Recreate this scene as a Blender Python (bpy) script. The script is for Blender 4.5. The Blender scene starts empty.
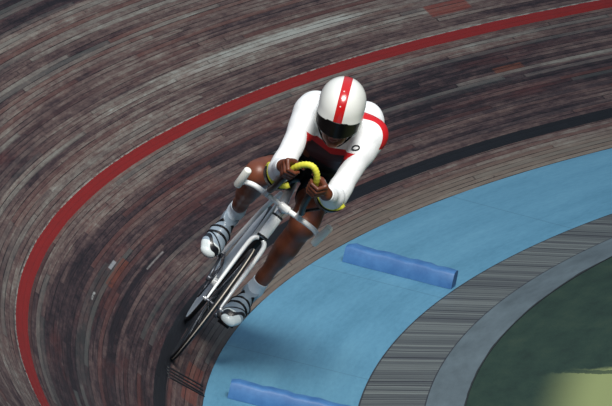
import bpy, bmesh, math, random
import numpy as np
from mathutils import Vector, Matrix
random.seed(4)
S = bpy.context.scene
COL = S.collection
PI = math.pi

# ------------------------------------------------------------------ materials
def mat(name, col, rough=.5, metal=0., spec=.5, coat=0.):
    m = bpy.data.materials.new(name); m.use_nodes = True
    b = m.node_tree.nodes['Principled BSDF']
    b.inputs['Base Color'].default_value = (*col, 1)
    b.inputs['Roughness'].default_value = rough
    b.inputs['Metallic'].default_value = metal
    b.inputs['Specular IOR Level'].default_value = spec
    b.inputs['Coat Weight'].default_value = coat
    return m

class NT:
    def __init__(s, m):
        s.t = m.node_tree; s.b = s.t.nodes['Principled BSDF']
    def n(s, typ, **kw):
        nd = s.t.nodes.new(typ)
        for k, v in kw.items(): setattr(nd, k, v)
        return nd
    def put(s, sock, v):
        if isinstance(v, bpy.types.NodeSocket): s.t.links.new(v, sock)
        elif v is not None:
            try: sock.default_value = v
            except Exception: sock.default_value = (*v, 1)
    def math(s, op, a, b=None, c=None, clamp=False):
        nd = s.n('ShaderNodeMath', operation=op, use_clamp=clamp)
        s.put(nd.inputs[0], a); s.put(nd.inputs[1], b); s.put(nd.inputs[2], c)
        return nd.outputs[0]
    def mix(s, f, a, b, blend='MIX'):
        nd = s.n('ShaderNodeMix', data_type='RGBA', blend_type=blend)
        s.put(nd.inputs[0], f); s.put(nd.inputs[6], a); s.put(nd.inputs[7], b)
        return nd.outputs[2]
    def comb(s, x, y, z=0.):
        nd = s.n('ShaderNodeCombineXYZ')
        s.put(nd.inputs[0], x); s.put(nd.inputs[1], y); s.put(nd.inputs[2], z)
        return nd.outputs[0]
    def uv(s):
        u = s.n('ShaderNodeUVMap'); u.uv_map = 'UVMap'
        x = s.n('ShaderNodeSeparateXYZ'); s.t.links.new(u.outputs[0], x.inputs[0])
        return x.outputs[0], x.outputs[1]
    def obj(s):
        return s.n('ShaderNodeTexCoord').outputs['Object']
    def noise(s, vec, scale, detail=3., rough=.5, dist=0.):
        nd = s.n('ShaderNodeTexNoise')
        s.put(nd.inputs['Vector'], vec); nd.inputs['Scale'].default_value = scale
        nd.inputs['Detail'].default_value = detail; nd.inputs['Roughness'].default_value = rough
        nd.inputs['Distortion'].default_value = dist
        return nd.outputs[0]
    def white(s, vec, col=False):
        nd = s.n('ShaderNodeTexWhiteNoise', noise_dimensions='2D')
        s.put(nd.inputs['Vector'], vec)
        return nd.outputs[1 if col else 0]
    def ramp(s, f, stops, interp='LINEAR'):
        nd = s.n('ShaderNodeValToRGB'); cr = nd.color_ramp; cr.interpolation = interp
        s.put(nd.inputs[0], f)
        while len(cr.elements) < len(stops): cr.elements.new(.5)
        for e, (p, c) in zip(cr.elements, stops):
            e.position = p; e.color = (*c, 1) if len(c) == 3 else c
        return nd.outputs[0]
    def step(s, a, lo, hi):
        nd = s.n('ShaderNodeMapRange', interpolation_type='SMOOTHSTEP')
        s.put(nd.inputs[0], a); nd.inputs[1].default_value = lo; nd.inputs[2].default_value = hi
        return nd.outputs[0]
    def attr(s, name):
        nd = s.n('ShaderNodeAttribute', attribute_name=name); return nd.outputs['Fac']
    def bump(s, h, dist=.002, strength=.5):
        nd = s.n('ShaderNodeBump'); nd.inputs['Strength'].default_value = strength
        nd.inputs['Distance'].default_value = dist; s.put(nd.inputs['Height'], h)
        s.t.links.new(nd.outputs[0], s.b.inputs['Normal'])

def sr(r, g, b):   # sRGB 0-255 -> linear
    f = lambda c: (c/255/12.92) if c/255 <= .04045 else ((c/255+.055)/1.055)**2.4
    return (f(r), f(g), f(b))

# ------------------------------------------------------------------ the track
TR = {'R': 19.318577686694315, 'beta': 0.642463747413045, 'wb': 0.6894443590133372, 'gam': 0.2298380804905772,
      'w1': 0.3096963645008238, 'g1': -0.01070374176534693, 'w2': 0.18270215414545163, 'g2': 0.014741616237268867,
      'dblk': 0.23031712576425806, 'dred': 0.9685392131510085, 'th': -1.084445412817701,
      'c3': 0.14406182586798613, 'c4': -0.04350780563708938, 'b1': -0.17889297386916572,
      'b2': 0.012328174611185924, 'ga1': 0.10790023116428617}
TH = TR['th']
def Rb(u): return TR['R']*(1+TR['c3']*u**3+TR['c4']*u**4)
def bank(u, s):
    """point on the banking: u = angle from the bicycle, s = metres up the slope from the blue edge"""
    b = TR['beta']+TR['b1']*u+TR['b2']*u*u
    r, z = Rb(u)+math.cos(b)*s, math.sin(b)*s
    return Vector((r*math.cos(TH+u), r*math.sin(TH+u), z))
def inner(u, k, f, dz=0.):
    """k=0 blue apron, 1 board strip, 2 concrete strip; f = 0..1 across it, inwards"""
    g = TR['gam']+TR['ga1']*u
    r, z = Rb(u), 0.
    for i, (w, a) in enumerate(((TR['wb'], g), (TR['w1'], TR['g1']), (TR['w2'], TR['g2']))):
        ff = 1. if i < k else (f if i == k else 0.)
        r -= math.cos(a)*w*ff; z -= math.sin(a)*w*ff
    return Vector((r*math.cos(TH+u), r*math.sin(TH+u), z+dz))
U0, U1, NU = -.95, .50, 580
US = [U0+(U1-U0)*i/NU for i in range(NU+1)]
ARC = [0.]
for i in range(1, len(US)):
    ARC.append(ARC[-1]+(bank(US[i], 0)-bank(US[i-1], 0)).length)

def strip(name, pf, vs, m, label, cat='ground'):
    me = bpy.data.meshes.new(name)
    P = []; UVv = []
    for i, u in enumerate(US):
        for v in vs:
            P.append(pf(u, v[0])); UVv.append((ARC[i], v[1]))
    nv = len(vs); F = []
    for i in range(NU):
        for j in range(nv-1):
            a = i*nv+j; F.append((a, a+1, a+nv+1, a+nv))
    me.from_pydata([tuple(p) for p in P], [], F)
    uvl = me.uv_layers.new(name='UVMap')
    for p in me.polygons:
        p.use_smooth = True
        for li in p.loop_indices: uvl.data[li].uv = UVv[me.loops[li].vertex_index]
    bm = bmesh.new(); bm.from_mesh(me)
    bmesh.ops.recalc_face_normals(bm, faces=bm.faces)
    bm.faces.ensure_lookup_table()
    if bm.faces[len(bm.faces)//2].normal.z < 0: bmesh.ops.reverse_faces(bm, faces=bm.faces)
    bm.to_mesh(me); bm.free()
    me.materials.append(m)
    o = bpy.data.objects.new(name, me); COL.objects.link(o)
    o['kind'] = 'structure'; o['label'] = label; o['category'] = cat
    return o

# --- wooden banking: narrow battens laid lengthwise, painted lines
m_bank = mat('banking_battens', (.1, .08, .08), .5)
k = NT(m_bank); ux, sv = k.uv()
PW = .0235
row = k.math('FLOOR', k.math('DIVIDE', sv, PW))
fr = k.math('FRACT', k.math('DIVIDE', sv, PW))
roff = k.white(k.comb(row, 3.7))
PL = 3.1
cellx = k.math('ADD', k.math('DIVIDE', ux, PL), k.math('MULTIPLY', roff, 7.3))
cell = k.math('FLOOR', cellx); cfr = k.math('FRACT', cellx)
tone = k.white(k.comb(row, cell))
tone2 = k.white(k.comb(k.math('ADD', row, 51.3), cell))
def nz(fx, fs, ox=0., det=4., ro=.6, di=0.):
    return k.noise(k.comb(k.math('ADD', k.math('MULTIPLY', ux, fx), ox), k.math('MULTIPLY', sv, fs)), 1., det, ro, di)
cen = lambda a, g: k.math('MULTIPLY', k.math('SUBTRACT', a, .5), g)
big = nz(.16, 2.2, 3.); big2 = nz(.5, 9., 40.); grain = nz(1.8, 110., 7., 4., .7)
mott = nz(4.5, 22., 11., 5., .75); fine = nz(14., 60., 19., 3., .7)
val = k.math('ADD', .47, cen(tone, .22))
for a, g in ((big, .75), (big2, .75), (grain, .55), (mott, .75), (fine, .35)): val = k.math('ADD', val, cen(a, g))
def box_mask(u0, u1, s0, s1, e=.006, eu=.03):
    a = k.math('MULTIPLY', k.step(ux, u0, u0+eu), k.math('SUBTRACT', 1., k.step(ux, u1-eu, u1)))
    b = k.math('MULTIPLY', k.step(sv, s0, s0+e), k.math('SUBTRACT', 1., k.step(sv, s1-e, s1)))
    return k.math('MULTIPLY', a, b)
# darker wood high up, worn pale battens beside it
val = k.math('ADD', val, k.math('MULTIPLY', k.step(sv, 1.35, 1.6), .10))
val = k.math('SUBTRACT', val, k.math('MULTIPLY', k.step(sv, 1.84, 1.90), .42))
val = k.math('SUBTRACT', val, k.math('MULTIPLY', box_mask(2., 30., .16, .92, .16, 1.), .19))
val = k.math('ADD', val, k.math('MULTIPLY', box_mask(10.9, 15.6, 1.222, 1.290, .006, .8), .30))
val = k.math('ADD', val, k.math('MULTIPLY', box_mask(15.0, 18.5, 1.20, 1.25, .012, 1.), .16))
val = k.math('ADD', val, k.math('MULTIPLY', box_mask(9.5, 11.9, .83, .90, .02, .6), .22))
val = k.math('ADD', val, k.math('MULTIPLY', box_mask(8.6, 11.3, .62, .69, .02, .5), .24))
val = k.math('SUBTRACT', val, k.math('MULTIPLY', box_mask(16.4, 18.9, .50, .53, .006, .3), .22))
val = k.math('SUBTRACT', val, k.math('MULTIPLY', k.step(ux, 15.8, 18.5), .09))
val = k.math('MAXIMUM', val, 0.)
wood = k.ramp(val, [(.06, sr(26, 18, 23)), (.26, sr(58, 43, 45)), (.48, sr(92, 75, 71)), (.68, sr(118, 110, 103)), (.92, sr(154, 156, 150))])
hue = nz(.7, 7., 70., 4., .65)
wood = k.mix(k.math('MULTIPLY', k.step(hue, .52, .72), .6), wood, k.mix(.5, wood, sr(98, 44, 36)))
wood = k.mix(k.math('MULTIPLY', k.step(tone2, .8, 1.), .45), wood, sr(88, 50, 44))
wood = k.mix(k.math('MULTIPLY', k.step(tone2, .25, .0), .5), wood, k.mix(.5, wood, sr(112, 122, 116)))
wood = k.mix(k.math('MULTIPLY', k.math('MULTIPLY', k.math('SUBTRACT', 1., k.step(sv, .06, .17)), k.math('SUBTRACT', 1., k.step(ux, 16.5, 17.6))), .55), wood, sr(122, 112, 100))
# repaired pieces and rubbed patches
for a, c, f_ in (((17.12, 17.36, .636, .660), sr(150, 156, 160), .7), ((18.0, 18.22, .645, .663), sr(170, 172, 170), .8), ((16.3, 16.85, .500, .514), sr(150, 146, 144), .6),
              ((16.95, 17.7, .585, .632), sr(104, 52, 34), .6), ((10.15, 10.62, 1.118, 1.205), sr(112, 44, 32), .75), ((10.2, 10.55, .655, .70), sr(104, 56, 36), .6), ((17.95, 18.9, .03, .12), sr(104, 52, 40), .6)):
    wood = k.mix(k.math('MULTIPLY', k.math('MULTIPLY', box_mask(*a), k.step(mott, .3, .5)), f_), wood, c)
gap = k.math('ADD', k.math('LESS_THAN', fr, .17), k.math('MULTIPLY', k.math('LESS_THAN', cfr, .006), .7), clamp=True)
gv = nz(1.2, 55., 90., 3., .7)
col = k.mix(k.math('MULTIPLY', gap, k.step(gv, .3, .68)), wood, sr(10, 6, 9))
svw = k.math('ADD', k.math('ADD', sv, cen(nz(1.3, 0., 5., 2.), .006)), cen(fine, .006))
def line_mask(c, w):
    return k.math('LESS_THAN', k.math('ABSOLUTE', k.math('SUBTRACT', svw, c)), w/2)
wear = k.math('MULTIPLY', k.step(mott, .4, .75), .3)
redc = k.mix(wear, sr(124, 22, 18), sr(84, 24, 20))
redc = k.mix(k.math('MULTIPLY', gap, .15), redc, sr(60, 10, 12))
blkc = k.mix(wear, sr(12, 13, 18), sr(30, 28, 34))
# a thin pale worn edge outside the red line
col = k.mix(k.math('MULTIPLY', line_mask(TR['dred']+.035, .005), k.step(fine, .4, .6)), col, sr(150, 145, 138))
col = k.mix(line_mask(TR['dred'], .064), col, redc)
col = k.mix(line_mask(TR['dblk']-.002, .066), col, blkc)
k.put(k.b.inputs['Base Color'], col)
k.put(k.b.inputs['Roughness'], k.math('ADD', k.math('MULTIPLY', tone2, .16), .44))
k.b.inputs['Specular IOR Level'].default_value = .3
k.bump(k.math('ADD', k.math('MULTIPLY', tone, .5), k.math('ADD', k.math('MULTIPLY', gap, -1.), k.math('MULTIPLY', grain, .6))), .0016, .5)

vs = [(s, s) for s in [0, .1, .2, .3, .45, .6, .8, 1., 1.3, 1.6, 2, 2.5, 3, 3.5, 4, 5, 6, 7.2]]
track = strip('track_banking', bank, vs, m_bank, 'steep banked velodrome track of narrow lengthwise wooden battens with red and black lines')

# --- blue apron
m_blue = mat('blue_paint', sr(96, 150, 184), .6)
k = NT(m_blue); ux, sv = k.uv()
n1 = k.noise(k.comb(k.math('MULTIPLY', ux, .5), k.math('MULTIPLY', sv, 6.)), 1., 4., .6)
n2 = k.noise(k.comb(k.math('MULTIPLY', ux, 9.), k.math('MULTIPLY', sv, 60.)), 1., 3., .7)
f = k.math('ADD', k.math('MULTIPLY', n1, .6), k.math('MULTIPLY', n2, .4))
c = k.ramp(f, [(.3, sr(72, 123, 149)), (.5, sr(87, 139, 166)), (.72, sr(101, 153, 178))])
scr = k.step(k.noise(k.comb(k.math('MULTIPLY', ux, 5.), k.math('MULTIPLY', sv, 16.)), 1., 5., .75, 1.5), .66, .72)
c = k.mix(k.math('MULTIPLY', scr, .45), c, sr(60, 92, 112))
seam = k.math('LESS_THAN', k.math('FRACT', k.math('DIVIDE', ux, 2.44)), .006)
c = k.mix(k.math('MULTIPLY', seam, .35), c, sr(50, 84, 104))
k.put(k.b.inputs['Base Color'], c); k.b.inputs['Specular IOR Level'].default_value = .35
strip('blue_apron', lambda u, f: inner(u, 0, f), [(i/6, i/6*TR['wb']) for i in range(7)], m_blue,
      'smooth painted light blue band along the inner foot of the banked track')

# --- strip of short crosswise boards
m_brd = mat('crosswise_boards', (.1, .1, .1), .65)
k = NT(m_brd); ux, sv = k.uv()
bw = .062
uw = k.math('ADD', ux, k.math('MULTIPLY', k.noise(k.comb(k.math('MULTIPLY', ux, 1.), k.math('MULTIPLY', sv, 1.)), 1., 2.), .1))
rowb = k.math('FLOOR', k.math('DIVIDE', uw, bw)); fb = k.math('FRACT', k.math('DIVIDE', uw, bw))
t1 = k.white(k.comb(rowb, 1.3)); t2 = k.white(k.comb(rowb, 8.1))
gr = k.noise(k.comb(k.math('MULTIPLY', ux, 40.), k.math('MULTIPLY', sv, 2.5)), 1., 4., .7)
v = k.math('ADD', k.math('MULTIPLY', t1, .4), k.math('MULTIPLY', gr, .6))
c = k.ramp(v, [(.15, sr(56, 58, 64)), (.5, sr(88, 94, 94)), (.85, sr(116, 122, 120))])
gw = k.math('ADD', k.math('MULTIPLY', k.math('POWER', t2, 2.5), .38), .06)
g = k.math('LESS_THAN', fb, gw)
c = k.mix(k.math('MULTIPLY', g, .85), c, sr(22, 20, 34))
edge = k.math('ADD', k.math('LESS_THAN', sv, .008), k.math('GREATER_THAN', sv, TR['w1']-.006), clamp=True)
c = k.mix(k.math('MULTIPLY', edge, .8), c, sr(20, 22, 34))
k.put(k.b.inputs['Base Color'], c)
k.bump(k.math('SUBTRACT', 1., g), .004, .6)
strip('board_strip', lambda u, f: inner(u, 1, f), [(i/3, i/3*TR['w1']) for i in range(4)], m_brd,
      'strip of short weathered grey boards laid crosswise inside the blue band')

# --- concrete strip
m_con = mat('concrete', (.2, .2, .2), .75)
k = NT(m_con); ux, sv = k.uv()
n = k.noise(k.comb(k.math('MULTIPLY', ux, 1.5), k.math('MULTIPLY', sv, 8.)), 1., 5., .65)
c = k.ramp(n, [(.3, sr(70, 82, 88)), (.6, sr(90, 104, 111)), (.8, sr(106, 120, 126))])
cw = k.math('ADD', sv, k.math('MULTIPLY', k.noise(k.comb(ux, 5.), 1.2, 3.), .03))
edge = k.math('GREATER_THAN', cw, TR['w2']-.004+.012)
c = k.mix(edge, c, sr(22, 28, 30))
crk = k.step(k.noise(k.comb(k.math('MULTIPLY', ux, 2.), k.math('MULTIPLY', sv, 5.)), 1., 6., .8, 2.), .64, .67)
c = k.mix(k.math('MULTIPLY', crk, .4), c, sr(60, 66, 72))
k.put(k.b.inputs['Base Color'], c)
strip('concrete_strip', lambda u, f: inner(u, 2, f), [(i/3, i/3*TR['w2']) for i in range(4)], m_con,
      'narrow smooth grey concrete strip between crosswise boards and green infield')

# --- infield
m_grn = mat('infield_green', (.1, .15, .1), .85)
k = NT(m_grn); ux, sv = k.uv()
n = k.noise(k.comb(k.math('MULTIPLY', ux, 2.), k.math('MULTIPLY', sv, 7.)), 1., 5., .7)
n2 = k.noise(k.comb(k.math('MULTIPLY', ux, 60.), k.math('MULTIPLY', sv, 120.)), 1., 2., .6)
f = k.math('ADD', k.math('MULTIPLY', n, .7), k.math('MULTIPLY', n2, .3))
c = k.ramp(f, [(.25, sr(26, 38, 36)), (.5, sr(38, 58, 50)), (.8, sr(58, 72, 58))])
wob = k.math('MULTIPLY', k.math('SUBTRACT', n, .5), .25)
pm = k.step(k.math('ADD', k.math('ADD', ux, k.math('MULTIPLY', sv, .55)), k.math('MULTIPLY', wob, 1.2)), 16.86, 17.05)  # sunlight falling on the infield, painted in as a pale patch
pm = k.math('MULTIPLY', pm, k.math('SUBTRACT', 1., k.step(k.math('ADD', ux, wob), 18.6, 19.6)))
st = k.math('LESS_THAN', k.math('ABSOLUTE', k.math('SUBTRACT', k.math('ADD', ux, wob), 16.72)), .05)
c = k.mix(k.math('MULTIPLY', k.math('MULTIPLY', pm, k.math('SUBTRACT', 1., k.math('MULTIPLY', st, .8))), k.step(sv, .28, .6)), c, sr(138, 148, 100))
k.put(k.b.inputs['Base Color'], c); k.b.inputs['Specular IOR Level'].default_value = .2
INF = [0, .08, .2, .4, .7, 1.2, 2, 3, 5]
def infield(u, d):
    p = inner(u, 2, 1.); r = math.hypot(p.x, p.y); q = (r-d)/r
    return Vector((p.x*q, p.y*q, p.z-.004))
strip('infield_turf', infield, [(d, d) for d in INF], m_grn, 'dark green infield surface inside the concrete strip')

# ------------------------------------------------------------------ camera
cam = bpy.data.cameras.new('camera'); co = bpy.data.objects.new('camera', cam); COL.objects.link(co)
CP = Vector((37.73352059509522, 0, 5.8419502299566455)); yaw, pit, rol = -2.6182102547857236, -0.14885799125248853, 0.0033631132121766986
Fpx = math.exp(8.918555802154767)
fw = Vector((math.cos(pit)*math.cos(yaw), math.cos(pit)*math.sin(yaw), math.sin(pit)))
rt0 = Vector((math.sin(yaw), -math.cos(yaw), 0)); up0 = rt0.cross(fw)
rt = math.cos(rol)*rt0+math.sin(rol)*up0; upv = -math.sin(rol)*rt0+math.cos(rol)*up0
Mc = Matrix((rt, upv, -fw)).transposed().to_4x4(); Mc.translation = CP
co.matrix_world = Mc
cam.sensor_fit = 'HORIZONTAL'; cam.sensor_width = 36; cam.lens = Fpx*36/612
cam.clip_end = 500; cam.clip_start = .5
S.camera = co

# ------------------------------------------------------------------ helpers for things
def empty(name, label, cat, M, group=None):
    o = bpy.data.objects.new(name, None); COL.objects.link(o); o.matrix_world = M
    o.empty_display_size = .1
    o['label'] = label; o['category'] = cat
    if group: o['group'] = group
    return o
def link(name, me, m, parent, label=None, smooth=True):
    o = bpy.data.objects.new(name, me); COL.objects.link(o)
    if m: me.materials.append(m)
    if parent: o.parent = parent
    if label: o['label'] = label
    if smooth:
        me.polygons.foreach_set('use_smooth', [True]*len(me.polygons))
    return o
def part(name, bm, m, parent, label=None, smooth=True, sharp=None):
    me = bpy.data.meshes.new(name)
    bmesh.ops.recalc_face_normals(bm, faces=bm.faces)
    bm.to_mesh(me); bm.free()
    o = link(name, me, m, parent, label, smooth)
    if sharp: 
        md = o.modifiers.new('w', 'WEIGHTED_NORMAL') if False else None
        me.set_sharp_from_angle(angle=math.radians(sharp))
    return o
def spline(pts, n=8, closed=False):
    """Catmull-Rom through points (tuples of any length)"""
    P = [np.array(p, float) for p in pts]; out = []
    N = len(P); rng = range(N) if closed else range(N-1)
    for i in rng:
        if closed: a, b, c, d = P[i-1], P[i], P[(i+1) % N], P[(i+2) % N]
        else: a, b, c, d = P[max(i-1, 0)], P[i], P[i+1], P[min(i+2, N-1)]
        for t in range(n):
            t /= n
            out.append(.5*((2*b)+(-a+c)*t+(2*a-5*b+4*c-d)*t*t+(-a+3*b-3*c+d)*t**3))
    if not closed: out.append(P[-1])
    return out
def tube(bm, pts, r, seg=14, flat=1., side=None, closed=False, cap=True):
    """r scalar or list; flat scales along `side`"""
    P = [Vector(p[:3]) for p in pts]; N = len(P)
    rr = r if isinstance(r, (list, tuple)) else [r]*N
    rings = []; prev = None
    for i, p in enumerate(P):
        a = P[i-1] if (i > 0 or closed) else P[i]; b = P[(i+1) % N] if (i < N-1 or closed) else P[i]
        t = (b-a).normalized()
        if side is not None: s = Vector(side); s = (s-t*s.dot(t)).normalized()
        elif prev is None:
            s = t.orthogonal().normalized()
        else: s = (prev-t*prev.dot(t)).normalized()
        prev = s; q = t.cross(s)
        rings.append([bm.verts.new(p+s*(rr[i]*flat*math.cos(2*PI*j/seg))+q*(rr[i]*math.sin(2*PI*j/seg))) for j in range(seg)])
    for i in range(N if closed else N-1):
        A, B = rings[i], rings[(i+1) % N]
        for j in range(seg): bm.faces.new((A[j], A[(j+1) % seg], B[(j+1) % seg], B[j]))
    if cap and not closed:
        bm.faces.new(rings[0]); bm.faces.new(rings[-1][::-1])
def capped(bm, p0, p1, r, seg=18, bev=.3):
    """cylinder with rounded ends"""
    p0 = Vector(p0); p1 = Vector(p1); L = (p1-p0).length; d = (p1-p0)/L; b = r*bev
    st = [(0, r-b), (b*.3, r-b*.3), (b, r), (L-b, r), (L-b*.3, r-b*.3), (L, r-b)]
    tube(bm, [p0+d*a for a, _ in st], [c for _, c in st], seg)
def lathe(bm, c, axis, prof, seg=64):
    """prof: list of (radius, offset along axis)"""
    c = Vector(c); a = Vector(axis).normalized(); s = a.orthogonal().normalized(); q = a.cross(s)
    rings = []
    for r, h in prof:
        rings.append([bm.verts.new(c+a*h+s*(r*math.cos(2*PI*j/seg))+q*(r*math.sin(2*PI*j/seg))) for j in range(seg)])
    for i in range(len(rings)):
        A, B = rings[i], rings[(i+1) % len(rings)]
        for j in range(seg): bm.faces.new((A[j], A[(j+1) % seg], B[(j+1) % seg], B[j]))
def box(bm, c, sz, M=None, bev=0.):
    r = bmesh.ops.create_cube(bm, size=1.)
    vs = r['verts']
    for v in vs: v.co = Vector((v.co.x*sz[0], v.co.y*sz[1], v.co.z*sz[2]))
    if bev:
        es = list({e for v in vs for e in v.link_edges})
        g = bmesh.ops.bevel(bm, geom=es, offset=bev, segments=3, affect='EDGES', profile=.5)
        vs = list({v for f in g['faces'] for v in f.verts} | set(v for v in vs if v.is_valid))
    for v in vs:
        if M is not None: v.co = M @ v.co
        v.co += Vector(c)

# --- signed-distance modelling, meshed with surface nets
class Field:
    def __init__(s, lo, hi, h):
        s.lo = np.array(lo, np.float32); s.h = h
        s.n = (np.ceil((np.array(hi)-s.lo)/h).astype(int)+1)
        s.D = np.full(tuple(s.n), 1., np.float32)
    def sub(s, lo, hi, pad):
        a = np.clip(np.floor((np.array(lo)-pad-s.lo)/s.h).astype(int), 0, s.n-1)
        b = np.clip(np.ceil((np.array(hi)+pad-s.lo)/s.h).astype(int)+1, 1, s.n)
        sl = tuple(slice(x, y) for x, y in zip(a, b))
        ax = [s.lo[i]+s.h*np.arange(a[i], b[i], dtype=np.float32) for i in range(3)]
        X, Y, Z = np.meshgrid(*ax, indexing='ij', sparse=True)
        return sl, X, Y, Z
    def smin(s, sl, d, k):
        A = s.D[sl]
        if k <= 0: s.D[sl] = np.minimum(A, d); return
        h = np.maximum(k-np.abs(A-d), 0)/k
        s.D[sl] = np.minimum(A, d)-h*h*k*.25
    def cap(s, p0, p1, r0, r1=None, k=.02, axis=None, sc=1.):
        """tapered capsule; squeezed along `axis`: its half-size there is r/sc"""
        if r1 is None: r1 = r0
        p0 = np.array(p0, float); p1 = np.array(p1, float); R = max(r0, r1)*max(1, 1/sc)
        sl, X, Y, Z = s.sub(np.minimum(p0, p1)-R, np.maximum(p0, p1)+R, k+.03)
        x, y, z = X-p0[0], Y-p0[1], Z-p0[2]; d = p1-p0
        if axis is not None:
            a = np.array(axis, float); a /= np.linalg.norm(a); t = (x*a[0]+y*a[1]+z*a[2])*(sc-1)
            x = x+t*a[0]; y = y+t*a[1]; z = z+t*a[2]; d = d+a*((d@a)*(sc-1))
        L2 = max(float(d@d), 1e-9)
        t = np.clip((x*d[0]+y*d[1]+z*d[2])/L2, 0, 1)
        q = np.sqrt((x-t*d[0])**2+(y-t*d[1])**2+(z-t*d[2])**2)-(r0+(r1-r0)*t)
        s.smin(sl, q.astype(np.float32), k)
    def ell(s, c, r, M=None, k=.02, op='add'):
        """ellipsoid with radii r along the rows of M"""
        c = np.array(c, float); r = np.array(r, float); M = np.eye(3) if M is None else np.array(M, float)
        sl, X, Y, Z = s.sub(c-r.max(), c+r.max(), k+.03)
        x, y, z = X-c[0], Y-c[1], Z-c[2]
        u = [(x*M[i][0]+y*M[i][1]+z*M[i][2]) for i in range(3)]
        k0 = np.sqrt(sum((u[i]/r[i])**2 for i in range(3)))
        k1 = np.sqrt(sum((u[i]/r[i]**2)**2 for i in range(3)))+1e-6
        d = (k0*(k0-1)/k1).astype(np.float32)
        if op == 'add': s.smin(sl, d, k)
        else: s.D[sl] = np.maximum(s.D[sl], -d)
    def chain(s, pts, k=.02, **kw):
        for a, b in zip(pts[:-1], pts[1:]): s.cap(a[:3], b[:3], a[3], b[3], k, **kw)
    def grid(s):
        ax = [s.lo[i]+s.h*np.arange(s.n[i], dtype=np.float32) for i in range(3)]
        return np.meshgrid(*ax, indexing='ij', sparse=True)
    def at(s, P):
        """nearest-cell field value at points"""
        i = np.clip(np.rint((P-s.lo)/s.h).astype(int), 0, s.n-1)
        return s.D[i[:, 0], i[:, 1], i[:, 2]]

def nets(D, lo, h):
    s = D < 0
    c = np.zeros(tuple(n-1 for n in D.shape), np.uint8)
    for a in (0, 1):
        for b in (0, 1):
            for d in (0, 1):
                c += s[a:a+c.shape[0], b:b+c.shape[1], d:d+c.shape[2]]
    act = (c > 0) & (c < 8)
    I = np.argwhere(act); idx = np.full(c.shape, -1, np.int32); idx[act] = np.arange(len(I))
    acc = np.zeros((len(I), 3)); cnt = np.zeros(len(I))
    cor = [(a, b, d) for a in (0, 1) for b in (0, 1) for d in (0, 1)]
    for p in cor:
        for ax in range(3):
            if p[ax]: continue
            q = list(p); q[ax] = 1
            v0 = D[I[:, 0]+p[0], I[:, 1]+p[1], I[:, 2]+p[2]]; v1 = D[I[:, 0]+q[0], I[:, 1]+q[1], I[:, 2]+q[2]]
            m = (v0 < 0) != (v1 < 0)
            t = v0[m]/(v0[m]-v1[m]); P = np.tile(np.array(p, float), (m.sum(), 1)); P[:, ax] = t
            acc[m] += P; cnt[m] += 1
    V = (I+acc/cnt[:, None])*h+lo
    Q = []
    for ax in range(3):
        o1, o2 = (ax+1) % 3, (ax+2) % 3
        sa = [slice(None)]*3; sb = [slice(None)]*3
        sa[ax] = slice(0, -1); sb[ax] = slice(1, None)
        a = s[tuple(sa)]; b = s[tuple(sb)]
        E = np.argwhere(a != b)
        E = E[(E[:, o1] > 0) & (E[:, o2] > 0) & (E[:, o1] < D.shape[o1]-1) & (E[:, o2] < D.shape[o2]-1)]
        if not len(E): continue
        def cell(d1, d2):
            F = E.copy(); F[:, o1] -= d1; F[:, o2] -= d2
            return idx[F[:, 0], F[:, 1], F[:, 2]]
        q = np.stack([cell(1, 1), cell(0, 1), cell(0, 0), cell(1, 0)], 1)
        flip = ~a[E[:, 0], E[:, 1], E[:, 2]]
        q[flip] = q[flip][:, ::-1]
        Q.append(q)
    return V, np.concatenate(Q)
def mesh_np(name, V, Q, attrs=None, relax=1):
    if relax:
        E = np.concatenate([Q[:, [i, (i+1) % 4]] for i in range(4)])
        for _ in range(relax):
            s = np.zeros_like(V); n = np.zeros(len(V))
            for i in range(3):
                s[:, i] = np.bincount(E[:, 0], V[E[:, 1], i], len(V))+np.bincount(E[:, 1], V[E[:, 0], i], len(V))
            n = np.bincount(E[:, 0], minlength=len(V))+np.bincount(E[:, 1], minlength=len(V))
            V = V*.5+.5*s/np.maximum(n, 1)[:, None]
    me = bpy.data.meshes.new(name)
    me.vertices.add(len(V)); me.vertices.foreach_set('co', V.astype(np.float32).ravel())
    me.loops.add(Q.size); me.loops.foreach_set('vertex_index', Q.astype(np.int32).ravel())
    me.polygons.add(len(Q)); me.polygons.foreach_set('loop_start', np.arange(0, Q.size, 4, dtype=np.int32))
    me.polygons.foreach_set('loop_total', np.full(len(Q), 4, np.int32))
    me.update(calc_edges=True); me.validate()
    if attrs:
        for n, f in attrs.items():
            a = me.attributes.new(n, 'FLOAT', 'POINT'); a.data.foreach_set('value', f(V).astype(np.float32))
    return me
def clean(V, Q):
    """keep only used vertices"""
    u, inv = np.unique(Q, return_inverse=True)
    return V[u], inv.reshape(Q.shape)

# ------------------------------------------------------------------ the bicycle's own frame
s0 = TR['dblk']-.03
A = bank(0, s0)
Tn = Vector((-math.sin(TH), math.cos(TH), 0))
B0 = TR['beta']
def bank_z_at(p):
    """height of p above the banking along its normal (small distances)"""
    th = math.atan2(p.y, p.x); u = th-TH; r = math.hypot(p.x, p.y)
    b = TR['beta']+TR['b1']*u+TR['b2']*u*u
    return (p.z-(r-Rb(u))*math.tan(b))*math.cos(b)
up = Vector((-math.sin(B0)*math.cos(TH), -math.sin(B0)*math.sin(TH), math.cos(B0)))
T = Tn.copy()
for _ in range(5):
    d = bank_z_at(A-.97*T); T = (T + up*(d/.97)).normalized()
lf = up.cross(T).normalized(); up = T.cross(lf).normalized()
ML = Matrix((T, lf, up)).transposed().to_4x4(); ML.translation = A+up*.001

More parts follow.
